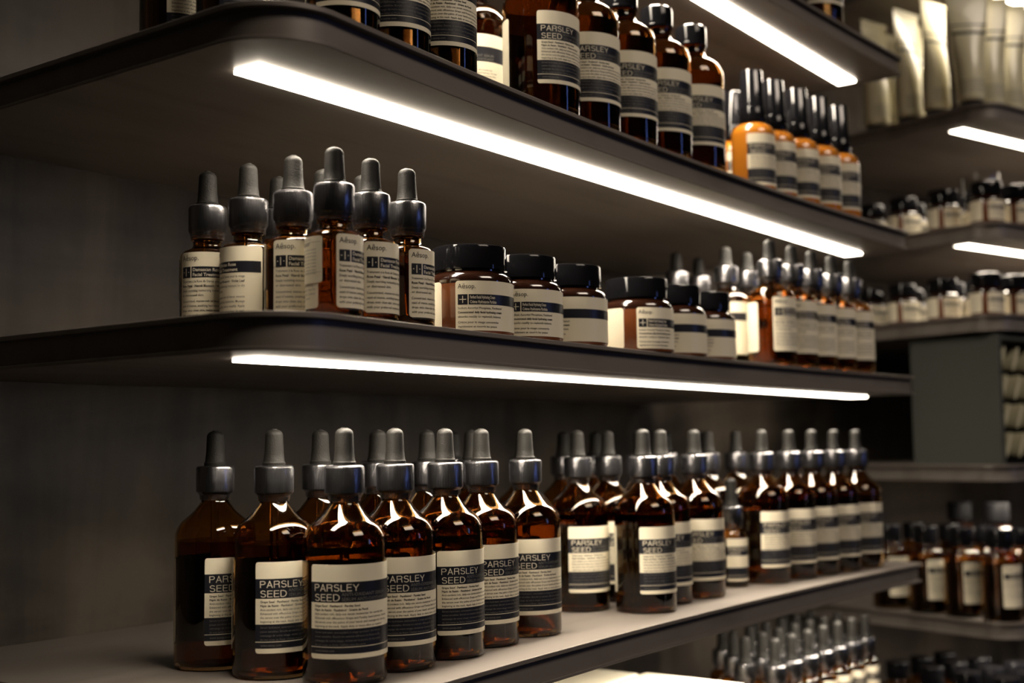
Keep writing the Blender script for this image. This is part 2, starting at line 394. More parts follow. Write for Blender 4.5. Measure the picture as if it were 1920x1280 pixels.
# ------------------------------------------------------------------ product builders
def dropper_parts(root, zc, H, rc, rb, seg=96, film_on=True, neck=8.1):
    """collar from zc up, rubber bulb to H"""
    ch = rc * 1.45 if zc > 60 else rc * 1.5
    zt = zc + ch
    lathe('cap', [(neck + 0.3, zc - 0.2), (rc * 0.94, zc), (rc, zc + 0.8), (rc, zt - 1.4), (rc - 0.5, zt - 0.5), (rc - 1.4, zt), (rb + 0.2, zt), (rb, zt - 0.5), (0, zt - 0.5)],
          M['collar'], root, seg * 2 if film_on else seg, 42, 0.42 if film_on else 0.3, (zc + 0.5, zt - 1.0), angle=50)
    lathe('dropper_bulb', [(0, zt - 0.4), (rb * 1.02, zt - 0.4), (rb * 1.04, zt + 2.2), (rb * .985, zt + 2.6), (rb * 0.95, zt + 3.0), (rb * 0.86, zt + 8.5)] +
          [(rb * 0.80 - 0.0, H - rb * 0.62)] + arc(rb * 0.80 - rb * 0.55, H - 0.5 - rb * 0.55, rb * 0.55, 8, 80, 6) + [(rb * 0.30, H - 0.45), (rb * 0.28, H), (0, H)],
          M['rubber'], root, 40)
    if film_on:
        lathe('seal_film', [(neck + 0.9, zc - 4.5), (neck + 1.4, zc - 3.4), (neck + 1.6, zc - 1.2), (rc + 0.5, zc + 0.9), (rc + 0.65, zt - 1.6), (rc + 0.2, zt - 0.2), (rc - 0.8, zt + 0.5), (rb + 1.2, zt + 0.55)],
              M['film'], root, 64)

def serum_dropper():
    t = thing('dropper_bottle', '', 'bottle')
    R = 24.4
    outer = [(R - 2.2, 0), (R - 0.7, 0.7), (R, 2.4), (R, 78)] + arc(R - 15.5, 78, 15.5, 8, 55, 8) + [(13.2, 94.6), (10.6, 98.0), (8.9, 100.2), (8.2, 102.0), (8.2, 111)]
    b, inner = glass_body('glass_body', outer, 1.6, M['amber'], t, 2.4, 80)
    liquid(inner, 77.0, M['liquid'], t)
    lathe('pipette', [(0, 14), (1.4, 15), (2.6, 24), (2.6, 106), (0, 106)], M['clear'], t, 20)
    dropper_parts(t, 106.2, 145, 11.2, 6.6)
    parsley_label('front_label', R, 15.5, 0.92, 70, t)
    back_label('back_label', R, 15.5, 52, 50, t, 1.1, 79 / R)
    return t

def facial_dropper():
    t = thing('dropper_bottle', '', 'bottle')
    R = 16.2
    outer = [(R - 1.6, 0), (R - 0.5, 0.5), (R, 1.8), (R, 45.5)] + arc(R - 5.5, 45.5, 5.5, 10, 78, 6) + [(9.4, 52.2), (8.6, 53.6), (8.6, 59)]
    b, inner = glass_body('glass_body', outer, 1.3, M['amber'], t, 3.0, 80)
    liquid(inner, 44.0, M['liquid'], t)
    lathe('pipette', [(0, 10), (1.2, 11), (2.2, 18), (2.2, 57), (0, 57)], M['clear'], t, 20)
    lathe('neck_ring', [(8.6, 56.2), (9.6, 56.8), (9.8, 58.6), (9.2, 59.6), (8.6, 59.8)], M['amber'], t, 48)
    dropper_parts(t, 61.8, 100, 11.0, 6.7, neck=8.9)
    o, bx = apothecary_label('front_label', R, 7.0, 41.0, 42, t, ('Damascan Rose', 'Facial Treatment'), DAM)
    plus_mark(o, R, bx, 0)
    back_label('back_label', R, 7.0, 38.0, 30, t, 1.0, -(30 + 10.5) / R)
    s = make_label('date_sticker', R + 0.25, 21.0, [(26.0, 'cream')], 22,
                   [('2018 07', 5.5, 41.8, 1.7, 'ink_text', 0.02, 9), ('BATCH 0127', 5.5, 44.6, 1.3, 'grey_text', 0, 9)] +
                   [('lot record and import details', 2, 39.2 - 1.9 * i, 1.0, 'grey_text', 0.0, 17) for i in range(8)],
                   t, 1.6, [(0.6, 43.6, 20.6, 0.15, 'ink_text'), (0.6, 26.8, 20.6, 0.15, 'ink_text')], -(22 + 7.5) / R)
    return t

def medium_dropper():
    t = thing('dropper_bottle', '', 'bottle')
    R = 22.6
    outer = [(R - 2, 0), (R - 0.6, 0.6), (R, 2.2), (R, 62)] + arc(R - 12, 62, 12, 8, 62, 7) + [(11.8, 75.5), (9.4, 78), (8.3, 80), (8.3, 86)]
    b, inner = glass_body('glass_body', outer, 1.6, M['amber'], t, 3.2, 56)
    liquid(inner, 60.0, M['liquid'], t, 40)
    dropper_parts(t, 83.0, 119, 11.0, 6.6, 64)
    o, bx = apothecary_label('front_label', R, 13.0, 50.0, 62, t, ('Oil Free Facial', 'Hydrating Serum'), DAM[:9], 1.15)
    plus_mark(o, R, bx, 0)
    back_label('back_label', R, 13.0, 46, 46, t, 1.2, -(46 + 14) / R)
    return t

def tiny_dropper():
    t = thing('dropper_bottle', '', 'bottle')
    R = 14.0
    outer = [(R - 1.5, 0), (R - 0.5, 0.5), (R, 1.8), (R, 46)] + arc(R - 6, 46, 6, 10, 70, 5) + [(8.6, 53.4), (7.6, 54.6), (7.6, 60)]
    glass_body('glass_body', outer, 1.2, M['amber'], t, 3.0, 40)
    lathe('serum_fill', [(0, 3.6), (R - 2.6, 3.8), (R - 1.5, 5.4), (R - 1.5, 44), (0, 44)], M['dark_amber'], t, 36)
    dropper_parts(t, 58.0, 100, 10.2, 6.3, 40)
    parsley_label('front_label', R, 6, 0.68, 52, t, False)
    return t

def round_bottle():
    t = thing('round_bottle', '', 'bottle')
    R = 27.6
    outer = [(R - 2.4, 0), (R - 0.7, 0.7), (R, 2.6), (R, 84)] + arc(R - 19, 84, 19, 5, 68, 9) + [(13.8, 103.6), (12.0, 106.5), (11.4, 109), (11.4, 114)]
    b, inner = glass_body('glass_body', outer, 1.8, M['amber'], t, 4, 72)
    liquid(inner, 86.0, M['liquid'], t)
    lathe('neck_bead', [(11.2, 109.2), (12.6, 110.0), (12.8, 111.6), (12.2, 112.6), (11.2, 112.8)], M['amber'], t, 40)
    lathe('cap', [(11.8, 113), (13.6, 113), (13.8, 113.8), (13.8, 115.0), (13.5, 115.4), (13.5, 128.0), (12.9, 130.2), (11.4, 131.4), (7, 131.6), (0, 131.6)], M['black'], t, 56)
    parsley_label('front_label', R, 21, 0.92, 78, t)
    back_label('back_label', R, 21, 51, 50, t, 1.1, -(50 + 24) / R)
    return t

def tall_bottle():
    t = thing('tall_bottle', '', 'bottle')
    R = 21.8
    outer = [(R - 2.2, 0), (R - 0.7, 0.7), (R, 2.4), (R, 118)] + arc(R - 9, 118, 9, 8, 75, 7) + [(11.0, 128.5), (10.2, 130), (10.2, 136)]
    b, inner = glass_body('glass_body', outer, 1.6, M['amber'], t, 3.5, 64)
    lathe('toner_fill', [(0, 4.2), (R - 3.2, 4.4), (R - 1.9, 6), (R - 1.9, 112), (0, 112)], M['dark_amber'], t, 48)
    lathe('cap', [(10.4, 134), (12.4, 134), (12.4, 152), (11.6, 153.4), (0, 153.6)], M['black'], t, 48)
    parsley_label('front_label', R, 20, 0.92, 74, t)
    return t

def pump_bottle():
    t = thing('pump_bottle', '', 'bottle')
    R = 20.5
    lathe('glass_body', [(0, 0.6), (R - 2, 0), (R - 0.6, 0.6), (R, 2), (R, 58)] + arc(R - 11.5, 58, 11.5, 8, 82, 8) + [(9.6, 70.0), (9.6, 73.5), (0, 73.5)], M['orange'], t, 56)
    lathe('pump_collar', [(9.9, 70.6), (12.4, 70.6), (12.6, 71.4), (12.6, 84), (11.9, 85), (0, 85)], M['black'], t, 48)
    lathe('pump_cap', [(11.6, 84.8), (11.5, 86), (10.6, 119.4), (9.8, 121), (0, 121.2)], M['black_gloss'], t, 48)
    parsley_label('front_label', R, 8, 0.86, 66, t)
    return t

def jar(name, R, H, rl, hl, fine=True, big=True):
    t = thing(name, '', 'jar')
    zs = H - hl - 1.5
    gb = lathe('glass_body', [(0, 0.6), (R - 2.5, 0), (R - 0.7, 0.7), (R, 2.4), (R, zs - 8.5), (R, zs - 7)] + arc(R - 6.5, zs - 7, 6.5, 8, 62, 6) + [(rl - 2.2, zs + 0.2), (rl - 2.2, zs + 3.5), (0, zs + 3.5)], M['jar'], t, 72 if big else 40)
    gb.data.materials.append(M['dark_amber'])        # empty glass above the cream
    for p in gb.data.polygons:
        if p.center.z > (zs - 8.6) / 1000: p.material_index = 1
    lathe('lid', [(rl - 1.6, zs + 1.2), (rl, zs + 1.4), (rl, H - 1.6), (rl - 0.5, H - 0.5), (rl - 1.6, H), (0, H - 0.2)], M['black'], t, 72 if big else 40)
    k = R / 28.5
    o, bx = apothecary_label('front_label', R, 2.6, zs - 10, 76 * k, t, ('Perfect Facial Hydrating Cream', 'Crème Hydratante Parfaite'), PER, 0.98 * k)
    plus_mark(o, R, bx, 0)
    bo = back_label('back_label', R, 2.6, zs - 10, 58 * k, t, 1.25 * k, -(58 * k + 10 * k) / R)
    return t

def cream_tube():
    """aluminium tube on its black screw cap, pressed flat into a fold at the top"""
    t = thing('cream_tube', '', 'tube')
    R = 17.4; N = 48; V = []; Fc = []; rows = []
    TL = [20, 23, 26, 29, 32, 35]
    zs = [9.0, 10.5, 12.5, 16, 20, 21, 23, 24, 26, 27, 29, 30, 32, 33, 35, 36, 40, 55, 70, 85, 96, 100, 108, 110, 120, 130, 140, 148, 153.5, 154]
    for z in zs:
        f = 0 if z < 40 else min(1.0, (z - 40) / 110.0)
        f = f * f * (3 - 2 * f) if f < 1 else 1
        a = R * (1 - f) + (PI * R / 2 * 0.97) * f; b = R * (1 - f) + 0.7 * f
        if z < 16: q = {9.0: .62, 10.5: .90, 12.5: .985}[z]; a *= q; b *= q
        row = []
        for i in range(N):
            th = 2 * PI * i / N; row.append(len(V)); V.append((a / 1000 * math.cos(th), b / 1000 * math.sin(th), z / 1000))
        rows.append(row)
    for A, B in zip(rows, rows[1:]):
        for i in range(N): Fc.append((A[i], A[(i + 1) % N], B[(i + 1) % N], B[i]))
    Fc.append(tuple(rows[-1])); Fc.append(tuple(reversed(rows[0])))
    fm = []
    for A, z in zip(rows, zs[:-1]):
        k = {96: 1, 108: 1}.get(z, 2 if z in TL else 0)
        for i in range(N): fm.append(k if N * 0.55 < i < N * 0.95 else 0)
    fm += [0, 0]
    mesh_obj('tube_body', V, Fc, [M['tube'], M['ink_text'], M['grey_text']], t, fm)      # printed bands are faces of the tube itself
    # crimp fold
    w2 = PI * R / 2 * 0.97 / 1000
    bm = bmesh.new(); bmesh.ops.create_cube(bm, size=1)
    for v in bm.verts: v.co = (v.co.x * 2 * w2, v.co.y * 0.0022, 0.1515 + v.co.z * 0.005)
    bmesh.ops.bevel(bm, geom=bm.edges[:], offset=0.0005, segments=2)
    me = bpy.data.meshes.new('crimp_fold'); bm.to_mesh(me); bm.free(); me.materials.append(M['tube'])
    c = bpy.data.objects.new('crimp_fold', me); COL.objects.link(c); c.parent = t
    lathe('cap', [(0, 0), (14.4, 0), (15.0, 0.7), (15.0, 9.0), (14.4, 9.6), (0, 9.7)], M['black_gloss'], t, 40)
    return t

def oil_bottle():
    t = thing('capped_bottle', '', 'bottle')
    R = 23.2
    outer = [(R - 2, 0), (R - 0.6, 0.6), (R, 2.2), (R, 72)] + arc(R - 10, 72, 10, 8, 66, 6) + [(13, 82.8), (12, 84.5), (12, 88)]
    b, inner = glass_body('glass_body', outer, 1.6, M['amber'], t, 3.2, 48)
    lathe('oil_fill', [(0, 4.0), (R - 3, 4.2), (R - 1.9, 6), (R - 1.9, 66), (0, 66)], M['dark_amber'], t, 40)
    lathe('cap', [(12.2, 86.5), (14.6, 86.5), (14.8, 87.4), (14.8, 106.5), (14, 108), (0, 108)], M['black'], t, 48)
    o, bx = apothecary_label('front_label', R, 17.0, 50.0, 44, t, ('Parsley Seed', 'Facial Cleanser'), DAM[:8], 1.1)
    back_label('back_label', R, 17.0, 50, 22, t, 1.2, 50 / R)
    return t

def rinse_bottle():
    t = thing('tall_pump_bottle', '', 'bottle')
    R = 25
    lathe('glass_body', [(0, 0.6), (R - 2, 0), (R, 2), (R, 92)] + arc(R - 14, 92, 14, 8, 78, 7) + [(11, 107), (11, 112), (0, 112)], M['dark_amber'], t, 48)
    lathe('cap', [(11.4, 110), (13.2, 110), (15.6, 111), (15.6, 133), (14.8, 134.2), (0, 134.4)], M['black_matte'], t, 48)
    parsley_label('front_label', R, 14, 1.0, 70, t, False)
    return t

# ------------------------------------------------------------------ shelves
X0, XR = 0.0, 0.9519
def front_y(x):
    t = x / XR
    return -0.3532 * (1 - t) * (1 - 2 * t) + 4 * -0.3313 * t * (1 - t) + -0.3487 * t * (2 * t - 1)
def plan_main(inset, x0=X0, x1=XR):
    """counter-clockwise outline of the shelf plan"""
    P = []
    rl, rr = 0.042, 0.010
    a = x0 + inset; yl = front_y(x0 + rl) + inset
    P.append((a, 0.0))
    cx, cyy = x0 + rl, front_y(x0 + rl) + rl
    for i in range(13):
        th = PI + (PI / 2) * i / 12; P.append((cx + (rl - inset) * math.cos(th), cyy + (rl - inset) * math.sin(th)))
    n = 40
    for i in range(1, n):
        x = x0 + rl + (x1 - rr - x0 - rl) * i / n; P.append((x, front_y(x) + inset))
    cx, cyy = x1 - rr, front_y(x1 - rr) + rr
    for i in range(7):
        th = -PI / 2 + (PI / 2) * i / 6; P.append((cx + max(rr - inset, .001) * math.cos(th), cyy + max(rr - inset, .001) * math.sin(th)))
    P.append((x1 - inset, 0.0))
    return P
def plan_side(inset, L=0.62, depth=0.36):
    P = [(inset, depth)]
    rl = 0.036
    for i in range(11):
        th = PI + (PI / 2) * i / 10; P.append((rl + (rl - inset) * math.cos(th), rl + (rl - inset) * math.sin(th)))
    P += [(L - inset, inset), (L - inset, depth)]
    return P
def prism(name, P, z0, z1, mat, parent, bevel=0.0004):
    n = len(P); V = [(x, y, z0) for x, y in P] + [(x, y, z1) for x, y in P]
    Fc = [tuple(reversed(range(n))), tuple(range(n, 2 * n))] + [(i, (i + 1) % n, n + (i + 1) % n, n + i) for i in range(n)]
    o = mesh_obj(name, V, Fc, mat, parent, angle=25)
    if bevel:
        m = o.modifiers.new('bevel', 'BEVEL'); m.width = bevel; m.segments = 2; m.limit_method = 'ANGLE'; m.angle_limit = math.radians(50)
    return o
def rbox(name, x0, x1, y0, y1, z0, z1, mat, parent, bevel=0.0005):
    return prism(name, [(x0, y0), (x1, y0), (x1, y1), (x0, y1)], z0, z1, mat, parent, bevel)
TH = 0.0199
def shelf(name, z, planf, label, led_span, loc=(0, 0), rz=0.0, th=TH, g='wall shelves of the near bay', drop=0.0021):
    t = thing(name, label, 'shelf', g, (loc[0], loc[1], z), rz)
    prism('top_plate', planf(0.0), -0.0030, 0.0, M['steel'], t)
    prism('edge_channel', planf(0.0045), -th + 0.0022, -0.0030, M['steel'], t, 0)
    prism('bottom_plate', planf(0.0012), -th, -th + 0.0022, M['steel'], t)
    if led_span:
        a, b, y0, y1 = led_span
        f = rbox('led_channel', a - 0.0008, b + 0.0008, y0 - 0.0008, y1 + 0.0008, -th - 0.0002, -th + 0.0001, M['led_frame'], t, 0)
        d = rbox('led_diffuser', a, b, y0, y1, -th - drop, -th - 0.0001, M['led'], f, 0)
        l = bpy.data.lights.new('led_lens_light', 'AREA'); l.shape = 'RECTANGLE'; l.size = b - a; l.size_y = y1 - y0
        l.energy = LED_BEAM * (b - a); l.spread = LED_SPREAD; l.color = (1.0, 0.87, 0.70)
        lo = bpy.data.objects.new('led_lens_light', l); COL.objects.link(lo); lo.parent = t; lo.location = ((a + b) / 2, (y0 + y1) / 2, -th - drop - 0.0003)
    return t
zA, zB, zC, zD, zE = 0.363, 0.2026, 0.0, 0.5605, -0.1603
LED = (0.0373, 0.9312, -0.2984, -0.278)
shelf('wall_shelf', zD, plan_main, 'highest visible steel shelf of the near bay, light strip cut off by the top edge', LED)
shelf('wall_shelf', zA, plan_main, 'steel shelf above the eye line, big round amber bottles on top, light strip below', LED)
shelf('wall_shelf', zB, plan_main, 'middle steel shelf at picture centre carrying small dropper bottles and black-lidded jars', LED)
shelf('wall_shelf', zC, plan_main, 'lower steel shelf seen from above, carrying the large brown serum dropper bottles', LED)
shelf('wall_shelf', zE, plan_main, 'lowest steel shelf of the near bay, under the serum shelf, with small droppers', LED)
O2 = Vector((1.128, -0.390)); A2 = math.radians(17)
fu = Vector((math.cos(A2), -math.sin(A2))); fv = Vector((math.sin(A2), math.cos(A2)))
def bay2(u, v): p = O2 + fu * u + fv * v; return p.x, p.y
LED2 = (0.030, 0.56, 0.055, 0.075)
BAY2 = [(0.745, 'topmost shelf of the far bay, above the cream tubes at the top right corner', True), (0.545, 'far bay shelf holding the upright cream tubes, light strip beneath', True),
        (0.397, 'far bay shelf holding the upper row of small jars, light strip beneath', True), (0.284, 'far bay shelf holding the lower row of small jars, above the dark cabinet', False),
        (0.102, 'far bay shelf under the grey cabinet of stacked tubes', True), (-0.085, 'far bay shelf holding brown bottles with black caps', True),
        (-0.262, 'lowest far bay shelf at the bottom right corner, crowded with black-capped bottles', False)]
for z, lab, on in BAY2:
    shelf('wall_shelf', z, plan_side, lab, LED2 if on else None, O2, -A2, g='wall shelves of the far bay', drop=0.0006)

# ------------------------------------------------------------------ room shell
def structure(o): o['kind'] = 'structure'; return o
def wall(name, p0, p1, z0, z1, thick=0.06):
    p0 = Vector(p0); p1 = Vector(p1); d = (p1 - p0).normalized(); n = Vector((-d.y, d.x)) * thick
    P = [(p0.x, p0.y), (p1.x, p1.y), (p1.x + n.x, p1.y + n.y), (p0.x + n.x, p0.y + n.y)]
    return structure(prism(name, P, z0, z1, M['plaster'], None, 0))
Q = O2 + fv * 0.36
# meeting point of both back walls (y = 0)
tt = Q.y / math.sin(A2); meet = Q + fu * tt
wall('wall_back', (-1.4, 0.0), (meet.x, 0.0), -1.2, 1.7)
far = Q + fu * 1.6
wall('wall_right', (meet.x, meet.y), (far.x, far.y), -1.2, 1.7)
fl = structure(rbox('floor', -3.5, 4.5, -4.5, 1.0, -1.24, -1.2, simple('dark_floor', (0.05, 0.045, 0.04), 0.5), None, 0))
ce = structure(rbox('ceiling', -3.5, 4.5, -4.5, 1.0, 2.6, 2.64, simple('dark_ceiling', (0.06, 0.055, 0.05), 0.8), None, 0))

# ------------------------------------------------------------------ near bay, serum shelf
ORD = ['first', 'second', 'third', 'fourth', 'fifth', 'sixth', 'seventh', 'eighth', 'ninth', 'tenth', 'eleventh', 'twelfth', 'thirteenth']
P1 = serum_dropper()
G = 'large serum dropper bottles on the lower shelf'
front = [(.1040, -.1857, -54, 'brown serum dropper bottle farthest left on the lower shelf, nearest the wall'),
         (.1042, -.2389, -68, 'brown serum dropper bottle just left of the foremost one, label half hidden'),
         (.1128, -.2890, -95, 'foremost brown serum dropper bottle with the whole two-line white title readable'),
         (.1616, -.2850, -72, 'serum dropper bottle touching the right side of the foremost one'),
         (.2115, -.2840, -64, 'serum dropper bottle second to the right of the foremost one, label starting near its middle'),
         (.2607, -.2757, -60, 'serum dropper bottle third to the right of the foremost one'),
         (.3136, -.2746, -80, 'serum dropper bottle ending the near cluster, before the gap, orange glow at its base'),
         (.4420, -.2350, -77, 'serum dropper bottle set back beside the gap, bright label with paler strip at right'),
         (.4571 + .004, -.2860, -70, 'front serum dropper bottle right of the gap, bright label and black lower glass'),
         (.5146, -.2718, -82, 'second front serum dropper bottle right of the gap'),
         (.5660, -.2762, -92, 'front serum dropper bottle beside the tiny dropper, amber glow below its label'),
         (.6971, -.2792, -71, 'front serum dropper bottle immediately right of the tiny dropper, label edge visible'),
         (.7470, -.2850, -84, 'second serum dropper bottle of the far front cluster'),
         (.7920, -.2900, -84, 'third serum dropper bottle of the far front cluster'),
         (.8360, -.2960, -84, 'second to last serum dropper bottle at the right end'),
         (.8830, -.3020, -84, 'last serum dropper bottle at the right end of the lower shelf front row')]
for x, y, a, l in front: place(P1, x, y, zC, a, l, G)
rows = [(-.2250, [(.157, 'peeping between the two leftmost'), (.2120, 'peeping above the touching pair in front'), (.2630, 'seen between two front bulbs at mid cluster'), (.3140, 'seen left of the fourth front bulb')], 'second row'),
        (-.170, [(.2700, 'first of'), (.3600, 'second of'), (.4550, 'third of, dark bulb at the gap')], 'third row'),
        (-.2230, [(.5080, 'left of the pair behind the gap'), (.5620, 'right of the pair behind the gap')], 'second row behind the gap'),
        (-.1650, [(.5250, 'darkest left one'), (.5790, 'second dark one'), (.7150, 'dark one behind the bright bulb'), (.7900, 'dark one above the tiny dropper')], 'third row near the wall'),
        (-.2200, [(.7000, 'above the tiny dropper'), (.7620, 'right above the tiny dropper, tapered bulb'), (.8230, 'behind the far cluster'), (.8950, 'behind the far cluster end')], 'second row at right')]
desc = {
 (-.2250, .157): 'second-row serum bottle, only its bulb peeping between the second and foremost bottles',
 (-.2250, .2120): 'second-row serum bottle, grey bulb half hidden by the bulb right of the foremost bottle',
 (-.2250, .2630): 'second-row serum bottle, blurred bulb just left of the fifth front bulb',
 (-.2250, .3140): 'second-row serum bottle, blurred bulb just left of the sixth front bulb',
 (-.170, .2700): 'third-row serum bottle near the wall, darkest bulb behind the right of the foremost bottle',
 (-.170, .3600): 'third-row serum bottle near the wall, dark bulb between the fifth and sixth front bulbs',
 (-.170, .4550): 'third-row serum bottle, sliver of cap behind the last bottle before the gap',
 (-.2230, .5080): 'second-row serum bottle, grey bulb left of the first bright bulb after the gap',
 (-.2230, .5620): 'second-row serum bottle, grey bulb between the first and second bright bulbs after the gap',
 (-.1650, .5250): 'wall-side serum bottle with near-black bulb directly left of the bulb set back beside the gap',
 (-.1650, .5790): 'wall-side serum bottle with near-black bulb right of the bulb set back beside the gap',
 (-.1650, .7150): 'wall-side serum bottle with dark bulb left of the bottle beside the tiny dropper',
 (-.1650, .7900): 'wall-side serum bottle with dark bulb right of the bottle beside the tiny dropper',
 (-.2200, .7000): 'second-row serum bottle whose bulb shows directly behind and above the tiny dropper',
 (-.2200, .7620): 'second-row serum bottle, tapered pale bulb between the tiny dropper and the far cluster',
 (-.2200, .8230): 'second-row serum bottle, bulb overlapping the first bulb of the far cluster',
 (-.2200, .8950): 'second-row serum bottle, bulb overlapping the second bulb of the far cluster'}
for y, xs, _ in rows:
    for x, _ in xs: place(P1, x, y, zC, -70 + random.uniform(-10, 10), desc[(y, x)], G)
P4 = tiny_dropper()
place(P4, .6480, -.2700, zC, -85, 'tiny black dropper bottle standing low among the tall serum bottles on the lower shelf')

# ------------------------------------------------------------------ near bay, middle shelf
P2 = facial_dropper(); G = 'small facial oil droppers at the left of the middle shelf'
for x, y, a, l in [(.0774, -.2087, -42 - 62, 'small facial dropper farthest left on the middle shelf, dimmest bulb'),
                   (.0785, -.2440, -42 - 118, 'small facial dropper second from left, label wrapped fully around its front'),
                   (.0810, -.2794, -43.5 - 42, 'small facial dropper third from left with a plus sign on its label'),
                   (.0812, -.3123, -45 + 3, 'foremost and tallest-looking small facial dropper, date sticker on its left'),
                   (.1146, -.3091, -47 - 14, 'small facial dropper just right of the foremost, orange shoulder'),
                   (.1485, -.3077, -49 + 3, 'rightmost small facial dropper beside the large jar'),
                   (.1181, -.2666, -60, 'second-row small facial dropper, sliver of bulb left of the foremost one'),
                   (.1412 + .004, -.2740, -60, 'second-row small facial dropper, sliver of bulb left of the one beside the rightmost'),
                   (.1149, -.2310, -60, 'second-row small facial dropper, dark sliver behind the third from left')]:
    place(P2, x, y, zB, a, l, G)
P8 = jar('large_jar', 28.5, 58.5, 24.5, 15.5); G = 'black-lidded jars on the middle shelf'
for x, y, a, l in [(.2145, -.3035, -52 - 18, 'largest-looking brown jar with black lid, next to the small droppers, orange side showing'),
                   (.2715, -.3036, -55 - 16, 'second black-lidded jar from the left on the middle shelf'),
                   (.3300, -.3030, -57 - 60, 'third black-lidded jar from the left, label running around its left'),
                   (.4240, -.3050, -60 - 0, 'fourth black-lidded jar, with a cream back label left of its black stripe'),
                   (.4830, -.3030, -62 - 50, 'fifth black-lidded jar, between two others right of the jar gap'),
                   (.5420, -.3000, -64 - 42, 'rightmost black-lidded jar on the middle shelf, beside the bright bottle label')]:
    place(P8, x, y, zB, a, l, G)
P3 = medium_dropper(); G = 'medium droppers at the right of the middle shelf'
for x, y, a, l in [(.6578, -.3118, -64 + 2, 'first and brightest-labelled of the medium droppers at the right of the middle shelf'),
                   (.7035, -.3136, -64 - 20, 'second medium dropper of the right front row'),
                   (.7490, -.3145, -64 - 35, 'third medium dropper of the right front row'),
                   (.7945, -.3165, -64 - 35, 'fourth medium dropper of the right front row'),
                   (.8400, -.3185, -64 - 35, 'last medium dropper at the right end of the middle shelf'),
                   (.6680, -.2610, -64 - 92, 'second-row medium dropper with overexposed label beside the rightmost jar'),
                   (.7141, -.2610, -64 - 60, 'second-row medium dropper, bulb peeking left of the first front bulb'),
                   (.8000, -.2610, -64, 'second-row medium dropper, sliver of bulb right of the third front bulb'),
                   (.6666, -.2080, -64, 'wall-side medium dropper, dark bulb farthest left of the group'),
                   (.7130, -.2080, -64, 'wall-side medium dropper, second dark bulb of the group')]:
    place(P3, x, y, zB, a, l, G)

# ------------------------------------------------------------------ near bay, upper shelf
P6 = tall_bottle(); G = 'tall straight bottles on the upper shelf'
for x, y, a, l in [(.0730, -.1820, -52, 'tall straight bottle at the far left of the upper shelf, nearest the wall'),
                   (.0730, -.2360, -62, 'tall straight bottle at the left of the upper shelf, second from the wall'),
                   (.0954, -.3050, -88, 'first tall straight bottle at the shelf front, only its label foot visible'),
                   (.1415, -.3050, -86, 'middle of the three tall straight bottles at the shelf front'),
                   (.1876, -.3050, -86, 'third tall straight bottle at the shelf front with white title lettering')]:
    place(P6, x, y, zA, a, l, G)
P5 = round_bottle(); G = 'round-shouldered bottles on the upper shelf'
for x, y, a, l in [(.3026, -.3020, -55 - 6, 'nearest big round-shouldered bottle on the upper shelf, red glow below its label'),
                   (.3600, -.3010, -76, 'second big round-shouldered bottle, cap cut off by the picture top'),
                   (.4160, -.3010, -80, 'third big round-shouldered bottle from the left'),
                   (.4730, -.3010, -82, 'fourth big round-shouldered bottle, first whole cap'),
                   (.5330, -.3010, -84, 'last big round-shouldered bottle beside the orange pump bottles'),
                   (.3100, -.2330, -56 - 60, 'set-back round-shouldered bottle seen in the gap left of the nearest big one')]:
    place(P5, x, y, zA, a, l, G)
P7 = pump_bottle(); G = 'orange pump bottles on the upper shelf'
for x, y, a, l in [(.6545, -.3000, -62 - 18, 'nearest orange pump bottle with black pump, left side of label open'),
                   (.6970, -.3024, -86, 'second orange pump bottle from the left'),
                   (.7400, -.3080, -86, 'third orange pump bottle from the left'),
                   (.7835, -.3130, -88, 'fourth orange pump bottle from the left'),
                   (.8280, -.3160, -88, 'farthest orange pump bottle, at the right end of the upper shelf'),
                   (.7089, -.2522, -80, 'second-row pump bottle, dim black cap left of the nearest pump')]:
    place(P7, x, y, zA, a, l, G)
place(P5, .7990, -.3080, zD, -84, 'lone brown bottle at the right end of the highest shelf, cut by the picture top')

# ------------------------------------------------------------------ near bay, lowest shelf
G = 'small droppers crowded on the lowest shelf'
side = ['front row', 'second row', 'third row', 'sparse wall-side row']
for r, (y0, x0, n) in enumerate([(-.2650, .7440, 7), (-.2345, .7400, 7), (-.2040, .7360, 7), (-.1735, .7320, 7)]):
    for i in range(n):
        if (r == 3 and (i % 2 or i == 0)) or (r == 2 and i == 0): continue
        place(P4, x0 + .0358 * i, y0 - .0018 * i, zE, -80 + random.uniform(-12, 12), 'small dropper under the serum shelf, %s, %s counted from the right end' % (side[r], ORD[6 - i]), G)
def carton(sx, sy, h, label):
    t = thing('product_carton', label, 'box', 'cream cartons on the lowest shelf')
    prism('carton_body', [(0, 0), (sx, 0), (sx, sy), (0, sy)], 0, h - .012, M['white'], t, .0012)
    prism('lid', [(-.0012, -.0012), (sx + .0012, -.0012), (sx + .0012, sy + .0012), (-.0012, sy + .0012)], h - .03, h, M['white'], t, .002)
    return t
zb = 0.0853
c = carton(.17, .098, zb, 'cream carton nearer the shelf front, overexposed top at the bottom picture edge'); c.location = (.417, -.3085, zE)
c = carton(.17, .090, zb, 'cream carton nearer the wall, sliver of top above the other carton'); c.location = (.409, -.2060, zE)

